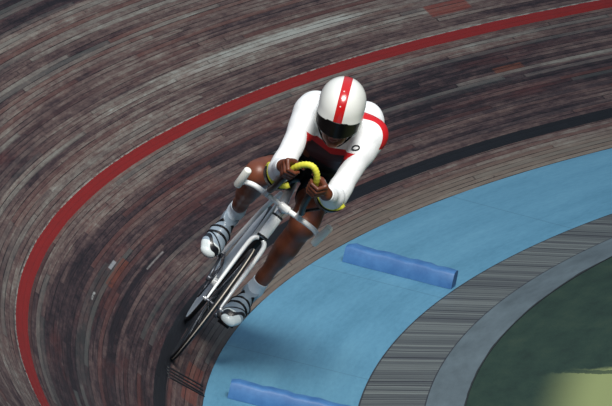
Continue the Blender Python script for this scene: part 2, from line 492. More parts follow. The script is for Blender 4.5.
# ------------------------------------------------------------------ bicycle
m_white = mat('white_enamel', sr(244, 246, 246), .28, 0, .5, .3)
m_disc = mat('pale_grey_disc', sr(205, 216, 222), .4)
m_tyre = mat('black_rubber', sr(20, 20, 24), .6)
m_tread = mat('cream_tread', sr(206, 196, 182), .5)
m_black = mat('black_parts', sr(12, 12, 15), .45, 0, .3)
m_blackband = mat('black_band', sr(14, 16, 22), .5)
m_silver = mat('polished_alloy', sr(190, 193, 198), .35, .6)
m_crank = mat('grey_crank', sr(88, 92, 100), .35, .6)
m_grip = mat('white_foam_grip', sr(236, 236, 228), .6)
m_yel = mat('yellow_tape', sr(226, 222, 70), .55)
m_chain = mat('dark_steel', sr(60, 62, 70), .35, .8)
m_sad = mat('saddle_leather', sr(24, 22, 26), .45)
for m_, sc_, am in ((m_white, 8, .04), (m_grip, 120, .08), (m_yel, 90, .15), (m_silver, 30, .06)):
    k = NT(m_); base = tuple(k.b.inputs['Base Color'].default_value[:3])
    n = k.noise(k.obj(), sc_, 3.)
    k.put(k.b.inputs['Base Color'], k.mix(k.math('MULTIPLY', n, am*2), base, tuple(c*.6 for c in base)))

bike = empty('track_bicycle', 'white low-profile track bicycle with bullhorn and aero bars leaning into the bend under its rider', 'bicycle', ML)
R_ = .335
RF = .311
ST = math.radians(-1.0)     # steering
hx, hz = -.125, .66         # foot of the head tube
sax = Vector((-math.cos(math.radians(74)), 0, math.sin(math.radians(74))))  # steering axis
PIV = Vector((-.0405-(hz-.335)/math.tan(math.radians(74)), 0, hz))
def steer(p):
    M = Matrix.Rotation(ST, 3, sax); return M @ (Vector(p)-PIV)+PIV
def tyre_prof(r, w): return [(r-w+w*math.cos(a), w*.95*math.sin(a)) for a in [2*PI*i/14 for i in range(14)]]
wc = Vector((0, 0, RF)); wa = Matrix.Rotation(ST, 3, sax) @ Vector((0, 1, 0)); wc = steer(wc)
bm = bmesh.new(); lathe(bm, wc, wa, tyre_prof(RF, .014), 96)
fwheel = part('front_tyre', bm, m_tyre, None)
# front wheel: rim carries tyre, tread, hub and spokes
bm = bmesh.new(); rr = RF-.019
lathe(bm, wc, wa, [(rr, .010), (rr-.012, .009), (rr-.018, .003), (rr-.018, -.003), (rr-.012, -.009), (rr, -.010), (rr-.004, -.006), (rr-.004, .006)], 96)
rim = part('front_wheel', bm, m_black, bike, 'spoked front wheel with black tyre')
fwheel.name = 'tyre'; fwheel.parent = rim
bm = bmesh.new(); lathe(bm, wc, wa, [(RF+.0008, .0022), (RF+.0008, -.0022), (RF-.004, -.0022), (RF-.004, .0022)], 96)
part('tread', bm, m_tread, rim, 'cream tread centre')
bm = bmesh.new()
for i in range(28):
    a = 2*PI*i/28; sd = .022*(1 if i % 2 else -1); b = a+.25*(1 if (i//2) % 2 else -1)
    e1 = Vector((math.cos(a), 0, math.sin(a))); e2 = Vector((math.cos(b), 0, math.sin(b)))
    MM = Matrix.Rotation(ST, 3, sax)
    tube(bm, [wc+wa*sd+(MM @ e2)*.018, wc+(MM @ e1)*(rr-.016)], .0011, 6)
part('spokes', bm, m_crank, rim)
bm = bmesh.new(); capped(bm, wc-wa*.036, wc+wa*.036, .008, 16); lathe(bm, wc, wa, [(.02, .024), (.02, .020), (.008, .018), (.008, .026)], 20); lathe(bm, wc, wa, [(.02, -.024), (.02, -.020), (.008, -.018), (.008, -.026)], 20)
part('hub', bm, m_crank, rim)

# fork
bm = bmesh.new()
for sd in (-1, 1):
    pts = [steer(p) for p in [(-.134, sd*.010, .660), (-.132, sd*.026, .650), (-.123, sd*.036, .622), (-.104, sd*.038, .54), (-.066, sd*.038, .41), (-.028, sd*.038, .342), (0, sd*.038, .309)]]
    sp = spline([(*p, r) for p, r in zip(pts, [.015, .0185, .018, .016, .0130, .0095, .0085])], 6)
    tube(bm, sp, [q[3] for q in sp], 14, .62, side=(0, 1, 0))
fork = part('fork', bm, m_white, bike, 'white fork with slim flattened blades')
for sd in (-1, 1):
    bm = bmesh.new(); capped(bm, steer((0, sd*.036, .311)), steer((0, sd*.050, .311)), .0105, 6, .2)
    capped(bm, steer((0, sd*.048, .311)), steer((0, sd*.057, .311)), .0055, 10, .2)
    part('axle_nut', bm, m_silver, fork, 'small bright axle nut')

# frame
def axp(z): return PIV+sax*((z-hz)/sax.z)
HT0, HT1 = axp(.668), axp(.785)
SEAT = Vector((-.745, 0, .815)); BB = Vector((-.57, 0, .295)); RA = Vector((-.97, 0, .335))
bm = bmesh.new()
capped(bm, HT0, HT1, .0265, 24, .12)
tube(bm, [axp(.768)+Vector((-.01, 0, 0)), SEAT+Vector((0, 0, .03))], .0215, 16)
dn = [axp(.70), axp(.69)+Vector((-.09, 0, -.075)), BB]
tube(bm, [BB, SEAT+Vector((-.005, 0, .02))], .0165, 16, .8, side=(0, 1, 0))
capped(bm, BB+Vector((0, -.036, 0)), BB+Vector((0, .036, 0)), .022, 20)
for sd in (-1, 1):
    tube(bm, spline([(*(SEAT+Vector((-.01, sd*.017, -.03))),), (-.83, sd*.034, .67), (-.93, sd*.048, .44), (-.968, sd*.052, .345)], 8), .0110, 12)
    tube(bm, spline([(*(BB+Vector((-.02, sd*.022, 0))),), (-.68, sd*.036, .31), (-.88, sd*.047, .33), (-.97, sd*.052, .335)], 8), .0095, 12)
    capped(bm, (-.97, sd*.047, .335), (-.97, sd*.056, .335), .017, 16, .2)
frame = part('frame', bm, m_white, bike, 'white welded steel frame')
bm = bmesh.new(); tube(bm, [axp(.70)+Vector((-.035, 0, -.02)), BB], .024, 16, .8, side=(0, 1, 0)); part('down_tube', bm, m_black, frame, 'black down tube')
for z in (.672, .782):
    bm = bmesh.new(); c = axp(z); lathe(bm, c, sax, [(.0282, .0045), (.0282, -.0045), (.020, -.0045), (.020, .0045)], 28)
    part('headset_ring', bm, m_blackband, frame, 'black ring at the end of the head tube')
bm = bmesh.new(); capped(bm, SEAT, SEAT+Vector((-.03, 0, .10)), .013, 16); part('seat_post', bm, m_silver, frame)
for sd in (-1, 1):
    bm = bmesh.new(); capped(bm, (-.97, sd*.056, .335), (-.97, sd*.070, .335), .010, 6, .2); part('rear_axle_nut', bm, m_silver, frame)

# rear disc wheel
bm = bmesh.new()
lathe(bm, RA, (0, 1, 0), [(R_-.018, .010), (R_-.034, .010), (.05, .022), (.02, .030), (.02, -.030), (.05, -.022), (R_-.034, -.010), (R_-.018, -.010)], 96)
disc = part('rear_disc_wheel', bm, m_disc, bike, 'solid pale grey disc rear wheel', sharp=35)
bm = bmesh.new(); lathe(bm, RA, (0, 1, 0), tyre_prof(R_, .0115), 96); part('tyre', bm, m_tyre, disc)
# drivetrain
crank = None
ca = math.atan2(.098, -.125); CL = .155
RP = BB+Vector((math.cos(ca)*CL, -.075, math.sin(ca)*CL)); LP = BB+Vector((-math.cos(ca)*CL, .075, -math.sin(ca)*CL))
bm = bmesh.new()
cr = .098
prof = [(cr, .0012), (cr*.82, .0012), (cr*.82, -.0012), (cr, -.0012)]
lathe(bm, BB+Vector((0, -.045, 0)), (0, 1, 0), prof, 60)
for i in range(5):
    a = 2*PI*i/5+.3; e = Vector((math.cos(a), 0, math.sin(a))); tube(bm, [BB+Vector((0, -.046, 0)), BB+Vector((0, -.046, 0))+e*cr*.86], .007, 8, .5, side=(0, 1, 0))
for p, sd in ((RP, -1), (LP, 1)):
    b0 = BB+Vector((0, sd*.058, 0)); p1 = Vector((p.x, sd*.066, p.z)); tube(bm, [b0, p1], [.0135, .0105], 12, .6, side=(0, 1, 0))
    capped(bm, b0-Vector((0, sd*.02, 0)), b0+Vector((0, sd*.008, 0)), .016, 16)
    capped(bm, p1-Vector((0, sd*.008, 0)), p1+Vector((0, sd*.01, 0)), .014, 14)
cranks = part('crankset', bm, m_crank, bike, 'dark grey crankset with chainring')
for p, sd in ((RP, -1), (LP, 1)):
    bm = bmesh.new(); capped(bm, (p.x, sd*.07, p.z), (p.x, sd*.165, p.z), .007, 12)
    Mp = Matrix.Rotation(math.radians(33), 3, 'Y')
    box(bm, (p.x, sd*.118, p.z), (.055, .06, .008), Mp, .002)
    for q in (-.026, .026): box(bm, Vector((p.x, sd*.118, p.z))+Mp @ Vector((q, 0, .006)), (.005, .06, .014), Mp, .002)
    part('pedal', bm, m_black, cranks, 'black pedal')
bm = bmesh.new()
r2 = .031; y = -.045
def chain_pts():
    P = []
    dvec = Vector((RA.x-BB.x, 0, RA.z-BB.z)); base = math.atan2(dvec.z, dvec.x); off = math.acos((cr-r2)/dvec.length)
    for i in range(22):
        a = base-off-(2*PI-2*off)*0+ (i/21)*-(2*PI-2*off); P.append(Vector((BB.x+cr*math.cos(a), y, BB.z+cr*math.sin(a))))
    for i in range(10):
        a = base+off-(i/9)*2*off; P.append(Vector((RA.x+r2*math.cos(a), y, RA.z+r2*math.sin(a))))
    return P
tube(bm, chain_pts(), .0055, 8, .7, side=(0, 1, 0), closed=True)
part('chain', bm, m_chain, bike, 'dark steel chain')
bm = bmesh.new(); lathe(bm, (RA.x, y, RA.z), (0, 1, 0), [(r2, .0015), (.012, .0015), (.012, -.0015), (r2, -.0015)], 30); part('sprocket', bm, m_chain, bike)
# saddle
F = Field((-1.0, -.1, .84), (-.6, .1, 1.0), .004)
F.cap((-.90, 0, .925), (-.82, 0, .925), .03, .03, axis=(0, 1, 0), sc=.48); F.cap((-.82, 0, .925), (-.66, 0, .918), .022, .018, k=.04)
V, Q = nets(F.D, F.lo, F.h); link('saddle', mesh_np('saddle', V, Q), m_sad, bike, 'narrow black saddle')
bm = bmesh.new()
for sd in (-1, 1): tube(bm, spline([(-.87, sd*.025, .915), (-.80, sd*.022, .895), (-.74, sd*.02, .895), (-.68, sd*.01, .912)], 6), .0035, 8)
part('saddle_rails', bm, m_silver, bike)

# handlebar: stem, base bar, foam grips
HB = axp(.832)
bm = bmesh.new(); capped(bm, axp(.78), axp(.815), .0185, 20); tube(bm, [axp(.812), HB+Vector((.035, 0, .0))], [.018, .017], 16)
stem = part('stem', bm, m_silver, bike, 'bright alloy stem')
bm = bmesh.new()
hb = HB+Vector((.035, 0, 0))
bp = [(hb.x-.01, -.225, .812), (hb.x-.005, -.205, .826), (hb.x, -.16, .838), (hb.x, -.08, .838), (hb.x, 0, .836), (hb.x, .08, .838), (hb.x, .16, .838), (hb.x-.005, .195, .826), (hb.x-.01, .21, .816)]
bp = [steer(p) for p in bp]
sp = spline(bp, 8); tube(bm, sp, .0125, 14)
capped(bm, steer((hb.x, -.028, .836)), steer((hb.x, .028, .836)), .019, 20)
bar = part('base_bar', bm, m_white, bike, 'white bullhorn base bar')
for p0, p1 in (((hb.x-.012, -.232, .785), (hb.x+.045, -.236, .886)), ((hb.x-.012, .205, .782), (hb.x+.045, .217, .898))):
    bm = bmesh.new(); capped(bm, steer(p0), steer(p1), .0185, 22, .35)
    part('foam_grip', bm, m_grip, bar, 'fat white foam grip')
# aero bar
AY = -.022
LOOP = [(hb.x-.02, -.103, .868), (-.02, -.107, .885), (.13, -.108, .945), (.245, -.106, 1.02), (.305, -.098, 1.085), (.333, -.075, 1.125), (.345, -.042, 1.143), (.338, -.008, 1.128), (.312, .016, 1.09), (.25, .030, 1.022), (.13, .045, .948), (-.02, .068, .888), (hb.x-.02, .076, .872)]
lp = spline(LOOP, 8)
bm = bmesh.new(); tube(bm, lp[:29], .0155, 14); tube(bm, lp[68:], .0155, 14)
aero = part('aero_bar', bm, m_black, bike, 'black forearm extension bars')
bm = bmesh.new()
tw = lp[28:69]; rr_ = [.0145+.0014*math.sin(i*2.4) for i in range(len(tw))]
tube(bm, tw, rr_, 16)
part('yellow_loop_tape', bm, m_yel, aero, 'yellow taped loop at the front of the bars')
for yy in (-.105, .073):
    bm = bmesh.new(); c = steer((hb.x, yy, .852)); Mx = None
    box(bm, c, (.042, .026, .05), None, .006); capped(bm, c+Vector((.004, -.02, -.012)), c+Vector((.004, .02, -.012)), .006, 10)
    capped(bm, c+Vector((.026, -.006, .012)), c+Vector((.036, -.006, .012)), .005, 8)
    part('clamp', bm, m_silver, aero, 'bright bar clamp')
# elbow cups: curved troughs with a black shell and yellow foam
def cup(name, c, fwd, upd, wid, ln, r, th, m, parent, label, ang=70, dz=0.):
    f = Vector(fwd).normalized(); u = Vector(upd); u = (u-f*u.dot(f)).normalized(); s = u.cross(f); c = Vector(c)+u*dz
    bm = bmesh.new(); NA, NL = 18, 6; outer = []; inn = []
    for q, rad in ((outer, r), (inn, r-th)):
        for i in range(NL+1):
            t = i/NL-.5; w = 1-.9*max(0, abs(t)*2-.55)**2
            q.append([bm.verts.new(c+f*(t*ln)+u*(r-rad*math.cos(a*w))+s*(rad*math.sin(a*w))) for a in [math.radians(ang)*(2*j/NA-1) for j in range(NA+1)]])
    for i in range(NL):
        for j in range(NA):
            bm.faces.new((outer[i][j], outer[i+1][j], outer[i+1][j+1], outer[i][j+1])); bm.faces.new((inn[i][j+1], inn[i+1][j+1], inn[i+1][j], inn[i][j]))
        for j in (0, NA):
            bm.faces.new((outer[i][j], inn[i][j], inn[i+1][j], outer[i+1][j]))
    for i in (0, NL):
        for j in range(NA): bm.faces.new((outer[i][j], outer[i][j+1], inn[i][j+1], inn[i][j]))
    return part(name, bm, m, parent, label)
ELR = Vector((.015, -.128, .978)); ELL = Vector((.005, .145, 1.035))
for E_, c, uu in ((ELR, ELR+Vector((.005, -.005, -.064)), (.0, .25, 1)), (ELL, ELL+Vector((.01, -.01, -.066)), (0, -.1, 1))):
    sh = cup('elbow_cup', c, (1, 0, .25), uu, .1, .12, .078, .006, m_black, aero, 'black elbow cup', 62, -.006)
    cup('elbow_foam', c, (1, 0, .25), uu, .1, .16, .078, .026, m_yel, sh, 'yellow foam pad', 74)
    bm = bmesh.new(); q = Vector((hb.x+.01, -.105 if E_ is ELR else .073, .875)); tube(bm, [q, Vector((-.06, c.y, c.z-.01)), Vector((-.0, c.y, c.z-.004))], .008, 10)
    part('cup_bracket', bm, m_black, aero)

# ------------------------------------------------------------------ the rider
rider = empty('person', 'cyclist in white and red skinsuit and white helmet crouching over the handlebars of the bicycle', 'person', ML)

# head frame
def norm(v): v = np.array(v, float); return v/np.linalg.norm(v)
roll = math.radians(-23); pitch = math.radians(13)
hl = np.array([0, math.cos(roll), -math.sin(roll)*-1*-1])   # left axis (adjusted below)
hu0 = np.array([0, math.sin(roll), math.cos(roll)]); hl = np.array([0, math.cos(roll), -math.sin(roll)])
hf = math.cos(pitch)*np.array([1., 0, 0])-math.sin(pitch)*hu0
hu = np.cross(hf, hl); HM = np.array([hf, hl, hu])
HC = np.array([.02, -.081, 1.384])
def hp(f, l, u): return HC+f*hf+l*hl+u*hu
HO = HC-.030*hu
def fp(f, l, u): return HO+f*hf+l*hl+u*hu

SHR = (-.165, -.168, 1.262); SHL = (-.165, .112, 1.338)
SR = norm(np.array(SHL)-np.array(SHR))       # shoulder line
H3 = .0038
B = Field((-1.0, -.33, .33), (.46, .33, 1.56), H3)
G = Field((-1.0, -.33, .33), (.46, .33, 1.56), H3)    # the clothed parts only
def torso(F):
    F.ell((-.77, .01, 1.0), (.12, .125, .10), k=.03)
    F.cap((-.74, 0, 1.05), (-.52, -.015, 1.14), .105, .098, .05, axis=(0, 1, 0), sc=.72)
    F.cap((-.52, -.015, 1.14), (-.27, -.032, 1.225), .10, .112, .05, axis=SR, sc=.70)
    F.cap((-.30, -.035, 1.27), (-.20, -.035, 1.285), .075, .065, .05, axis=SR, sc=.55)
    F.cap((-.34, -.15, 1.255), (-.33, .055, 1.365), .068, .070, .05)
    for s_ in (SHR, SHL):
        c = np.array(s_); F.cap((-.20, -.04, 1.325), c+np.array([-.01, 0, .012]), .048, .056, .05)
        F.cap(np.array([-.33, c[1]*.8-.01, c[2]-.01]), c, .075, .06, .05)
        F.cap(np.array([-.24, c[1]*.55-.015, 1.20+(.02 if c[1] > 0 else 0)]), c+np.array([-.0, 0, -.03]), .07, .05, .05)
def arms(F, wrist=True):
    for S_, E_, W_ in ((SHR, ELR, WR), (SHL, ELL, WL)):
        S_ = np.array(S_); E_ = np.array(E_); W_ = np.array(W_)
        F.cap(S_, S_*.75+E_*.25, .060, .057, .03); F.cap(S_*.75+E_*.25, S_*.15+E_*.85, .055, .044, .03)
        F.cap(S_*.15+E_*.85, E_, .044, .043, .03)
        d = W_-E_
        F.cap(E_, E_+d*.3, .044, .047, .025); F.cap(E_+d*.3, E_+d*.75, .046, .034, .025); F.cap(E_+d*.75, W_, .034, .0275, .02)
WR = (.232, -.142, 1.048); WL = (.235, .088, 1.062)
HIPR, KNR, ANR = np.array((-.77, -.045, .945)), np.array((-.385, -.176, .848)), np.array((-.715, -.135, .60))
HIPL, KNL, ANL = np.array((-.77, .085, .985)), np.array((-.385, .130, .785)), np.array((-.535, .142, .39))
def thighs(F, k=.04):
    for H_, K_ in ((HIPR, KNR), (HIPL, KNL)):
        md = H_*.5+K_*.5-np.array([0, 0, .022 if K_[1] < 0 else 0]); F.cap(H_, md, .080, .073, k); F.cap(md, H_*.12+K_*.88, .073, .060 if K_[1] < 0 else .066, k)
        F.cap(H_*.12+K_*.88, K_, .060, .057, .03)
        m = H_*.3+K_*.7; F.cap(m+np.array([.02, 0, .02]), K_+np.array([.0, 0, .01]), .056, .05, .03)
def shins(F):
    for K_, A_ in ((KNR, ANR), (KNL, ANL)):
        d = A_-K_; bk = np.array([-.9, 0, -.3]) if A_[0] < -.6 else np.array([-1., 0, 0])
        F.cap(K_, K_+d*.35, .055, .049, .03); F.cap(K_+d*.35, K_+d*.8, .047, .034, .03); F.cap(K_+d*.8, A_, .034, .034, .02)
        F.cap(K_+d*.18+bk*.022, K_+d*.50+bk*.022, .050, .044, .03)
torso(B); torso(G); arms(B); arms(G); thighs(B); thighs(G)
shins(B)
# feet inside the shoes
HEELR, TOER = np.array((-.765, -.138, .545)), np.array((-.575, -.132, .385))
HEELL, TOEL = np.array((-.575, .140, .345)), np.array((-.35, .120, .228))
B.cap(ANR, HEELR*.7+TOER*.3+np.array([0, 0, .02]), .034, .03, .02); B.cap(ANL, HEELL*.7+TOEL*.3+np.array([0, 0, .02]), .034, .03, .02)
# neck and head
B.cap((-.20, -.04, 1.30), fp(-.03, 0, -.06), .06, .056, .03)
B.ell(fp(-.005, 0, .01), (.095, .074, .105), HM, .02)
B.cap(fp(.045, -.03, -.045), fp(.045, .03, -.045), .042, .042, .02)
B.cap(fp(.05, -.025, -.09), fp(.05, .025, -.09), .026, .026, .02)
B.cap(fp(.0, -.05, -.07), fp(.055, -.022, -.105), .022, .020, .02); B.cap(fp(.0, .05, -.07), fp(.055, .022, -.105), .022, .020, .02)
B.cap(fp(.075, -.008, -.118), fp(.075, .008, -.118), .019, .019, .012)
B.cap(fp(.088, 0, -.012), fp(.108, 0, -.048), .009, .012, .01)
for s_ in (-1, 1):
    B.cap(fp(.098, s_*.010, -.055), fp(.098, s_*.012, -.055), .0085, .0085, .006)
    B.cap(fp(.084, s_*.034, -.040), fp(.07, s_*.045, -.045), .018, .018, .015)
    B.ell(fp(.083, s_*.032, -.008), (.012, .016, .012), HM, .003)
    B.cap(fp(.0, s_*.078, -.01), fp(-.005, s_*.080, -.04), .012, .010, .006)
# lips
B.cap(fp(.094, -.018, -.0815), fp(.100, 0, -.079), .0055, .0065, .004); B.cap(fp(.100, 0, -.079), fp(.094, .018, -.0815), .0065, .0055, .004)
B.cap(fp(.092, -.016, -.093), fp(.098, 0, -.0945), .0055, .0075, .004); B.cap(fp(.098, 0, -.0945), fp(.092, .016, -.093), .0075, .0055, .004)

# hands
FING = []
def hand(c, a, o, W, sgn):
    """c grip centre, a grip axis (up the bar), o outward; fingers wrap round the front"""
    c = np.array(c, float); a = norm(a); o = np.array(o, float); o = norm(o-a*(o@a)); f = np.cross(o, a)*sgn; f = norm(f)
    if f[0] < 0: f = -f
    def P(ph, R, t): ph = math.radians(ph); return c+R*(math.cos(ph)*o+math.sin(ph)*f)+a*t
    W = np.array(W, float)
    offs = [.031, .0105, -.0105, -.030]; rad = [.0088, .0092, .0088, .0078]; ln = [.0, .004, .001, -.004]
    L = Field(B.lo, (0, 0, 0), 1)
    lo = np.min([c-.09, W-.05], 0); hi = np.max([c+.09, W+.05], 0)
    i0 = np.floor((lo-B.lo)/H3).astype(int); i1 = np.minimum(np.ceil((hi-B.lo)/H3).astype(int), B.n)
    L.lo = (B.lo+i0*H3).astype(np.float32); L.h = H3; L.n = i1-i0; L.D = np.full(tuple(L.n), 1., np.float32)
    for t, r, e in zip(offs, rad, ln):
        mcp = P(8, .046+e, t*1.0); pip = P(66, .046+e, t*.98); dip = P(118, .033, t*.95); tip = P(160, .027, t*.93)
        T_ = Field(L.lo, (0, 0, 0), 1); T_.h = H3; T_.n = L.n; T_.D = np.full(tuple(L.n), 1., np.float32)
        T_.cap(mcp, pip, r*1.12, r*1.05, .002); T_.cap(pip, dip, r*1.03, r*.95, .002); T_.cap(dip, tip, r*.95, r*.82, .002)
        T_.cap(mcp, mcp, r*1.25, r*1.25, .004)
        h = np.maximum(.0025-np.abs(L.D-T_.D), 0)/.0025; L.D = np.minimum(L.D, T_.D)-h*h*.0025*.25
        FING.append((mcp, pip, dip, tip))
    # palm and back of the hand
    for t in offs:
        L.cap(P(-70, .040, t*.75-.012), P(4, .043, t*.96), .0125, .0118, .010)
    L.cap(W, P(-60, .042, -.012), .025, .022, .02); L.cap(W, P(-30, .045, -.02), .022, .016, .02)
    # thumb: leaves the wrist side of the palm, lies up along the inside of the bar
    t0 = P(-82, .040, .0); t1 = P(-112, .034, .024); t2 = P(-150, .030, .045); t3 = P(178, .029, .060)
    L.cap(t0, t1, .0145, .012, .008); L.cap(t1, t2, .0112, .0102, .003); L.cap(t2, t3, .0102, .0085, .003)
    sl = tuple(slice(x, y) for x, y in zip(i0, i1)); B.smin(sl, L.D, .008)
    return t3, norm(t3-t2), o
THR = hand((.292, -.1025, 1.066), (.62, .12, .78), (0, -1, .1), WR, 1)
THL = hand((.297, .0215, 1.074), (.62, -.16, .78), (0, 1, .1), WL, 1)

m_skin = mat('brown_skin', sr(150, 88, 62), .42, 0, .5)
k = NT(m_skin); n = k.noise(k.obj(), 9., 4.); n2 = k.noise(k.obj(), 60., 3.)
c = k.ramp(n, [(.3, sr(86, 42, 26)), (.7, sr(124, 68, 44))])
c = k.mix(k.math('MULTIPLY', k.attr('lip'), .6), c, sr(120, 44, 44))
k.put(k.b.inputs['Base Color'], c); k.b.inputs['Subsurface Weight'].default_value = .0
k.bump(n2, .001, .2)
def lipf(P):
    q = P-HO; l = q@hl; u = q@hu; f = q@hf
    return (((l/.022)**2+((u+.087)/.013)**2 < 1) & (f > .07)).astype(float)
V, Q = nets(B.D, B.lo, B.h); V, Q = clean(V, Q)
body = link('body', mesh_np('body', V, Q, {'lip': lipf}, relax=0), m_skin, rider)

# thumbnails
m_nail = mat('thumbnail', sr(205, 160, 140), .3)
for (t3, d, o) in (THR, THL):
    F = Field(t3-.03, t3+.03, .0012)
    n_ = norm(np.array([1., 0, .3])-d*(np.array([1., 0, .3])@d)); s3 = np.cross(n_, d)
    F.ell(t3+n_*.0072, (.0075, .0058, .0026), np.array([d, s3, n_]), 0)
    V, Q = nets(F.D, F.lo, F.h); link('thumbnail', mesh_np('thumbnail', V, Q), m_nail, body, 'pale thumbnail')

# skinsuit: torso, sleeves to the wrist, shorts to mid-thigh
X, Y, Z = G.grid()
D = G.D-.0045
def halfspace(p, n):     # positive outside (beyond p along n)
    n = norm(n); return (X-p[0])*n[0]+(Y-p[1])*n[1]+(Z-p[2])*n[2]
def near(p, r): return np.sqrt((X-p[0])**2+(Y-p[1])**2+(Z-p[2])**2)-r
for E_, W_ in ((ELR, WR), (ELL, WL)):
    E_ = np.array(E_); W_ = np.array(W_); d = norm(W_-E_); cutp = W_-d*.012
    cut = np.maximum(halfspace(cutp, d), -0+near(W_, .13)*-1*-1-.0) if False else halfspace(cutp, d)
    reg = near(W_, .11)
    D = np.where((reg < 0), np.maximum(D, cut), D)
for H_, K_ in ((HIPR, KNR), (HIPL, KNL)):
    d = K_-H_; cutp = H_+d*.56; cut = halfspace(cutp, d)
    reg = near(K_, np.linalg.norm(d)*.60)
    D = np.where(reg < 0, np.maximum(D, cut), D)
# neck opening
nk = norm(fp(-.03, 0, -.06)-np.array((-.20, -.04, 1.30)))
D = np.maximum(D, -(np.maximum(near(fp(-.02, 0, -.09), .072), -1)))
def suit_red(P):
    """signed value > 0 where the cloth is red"""
    x, y, z = P[:, 0], P[:, 1], P[:, 2]
    sh = (P-np.array([-.165, -.03, 1.30]))@SR
    nrm = np.cross(np.array([1., 0, 0]), SR)      # up, perpendicular to shoulder line
    hgt = (P-np.array([-.165, -.03, 1.30]))@nrm
    # band over the back and round the shoulders
    band = np.where(sh > 0, .044-np.abs(x+.205-.25*sh), .028-np.abs(x+.235))
    band = np.where(hgt > -.04, band, -1)
    # red chest panel, worn V-shaped under the chin
    chest = np.minimum(-.118-hgt+.30*np.abs(sh-.01), .138-np.abs(sh))
    armp = np.where(x > -.05, -1, chest)
    return np.maximum(band, armp)
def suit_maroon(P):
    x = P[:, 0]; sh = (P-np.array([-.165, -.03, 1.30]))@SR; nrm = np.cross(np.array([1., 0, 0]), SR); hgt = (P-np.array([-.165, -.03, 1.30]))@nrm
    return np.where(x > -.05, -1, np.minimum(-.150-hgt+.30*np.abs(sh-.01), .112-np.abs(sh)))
def suit_black(P):
    x = P[:, 0]; y = P[:, 1]; z = P[:, 2]
    lower = -.56-x+ .0*z
    leg = np.where(x < -.25, 1.06-z, -1)
    return np.maximum(lower, leg)
V, Q = nets(D.astype(np.float32), G.lo, G.h); V, Q = clean(V, Q)
m_suit = mat('skinsuit_lycra', sr(235, 236, 238), .55, 0, .3)
k = NT(m_suit)
red = k.step(k.attr('red'), -.001, .001); blk = k.step(k.attr('black'), -.001, .001)
wr = k.noise(k.obj(), 14., 3., .6, .6)
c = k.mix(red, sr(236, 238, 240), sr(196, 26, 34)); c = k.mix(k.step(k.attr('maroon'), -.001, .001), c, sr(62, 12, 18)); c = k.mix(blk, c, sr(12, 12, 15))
k.put(k.b.inputs['Base Color'], c); k.bump(wr, .010, .35)
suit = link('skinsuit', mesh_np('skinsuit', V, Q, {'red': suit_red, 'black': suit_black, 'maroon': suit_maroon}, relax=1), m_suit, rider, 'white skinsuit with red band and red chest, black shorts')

# socks
m_sock = mat('white_sock', sr(216, 228, 238), .8); k = NT(m_sock); wv = k.noise(k.obj(), 260., 2.); k.bump(wv, .0015, .5)
k.put(k.b.inputs['Base Color'], k.mix(k.math('MULTIPLY', wv, .2), sr(220, 232, 242), sr(150, 165, 180)))
for K_, A_, H_, T_ in ((KNR, ANR, HEELR, TOER), (KNL, ANL, HEELL, TOEL)):
    F = Field(A_-.10, A_+.13, .003); d = norm(K_-A_)
    top = A_+d*.055
    F.cap(A_, top+d*.05, .0385, .0375+.003, .01); F.cap(A_, H_*.7+T_*.3+np.array([0, 0, .02]), .038, .034, .02)
    x, y, z = F.grid(); F.D = np.maximum(F.D, (x-top[0])*d[0]+(y-top[1])*d[1]+(z-top[2])*d[2])
    V, Q = nets(F.D.astype(np.float32), F.lo, F.h); V, Q = clean(V, Q)
    link('sock', mesh_np('sock', V, Q), m_sock, rider, 'white ankle sock')

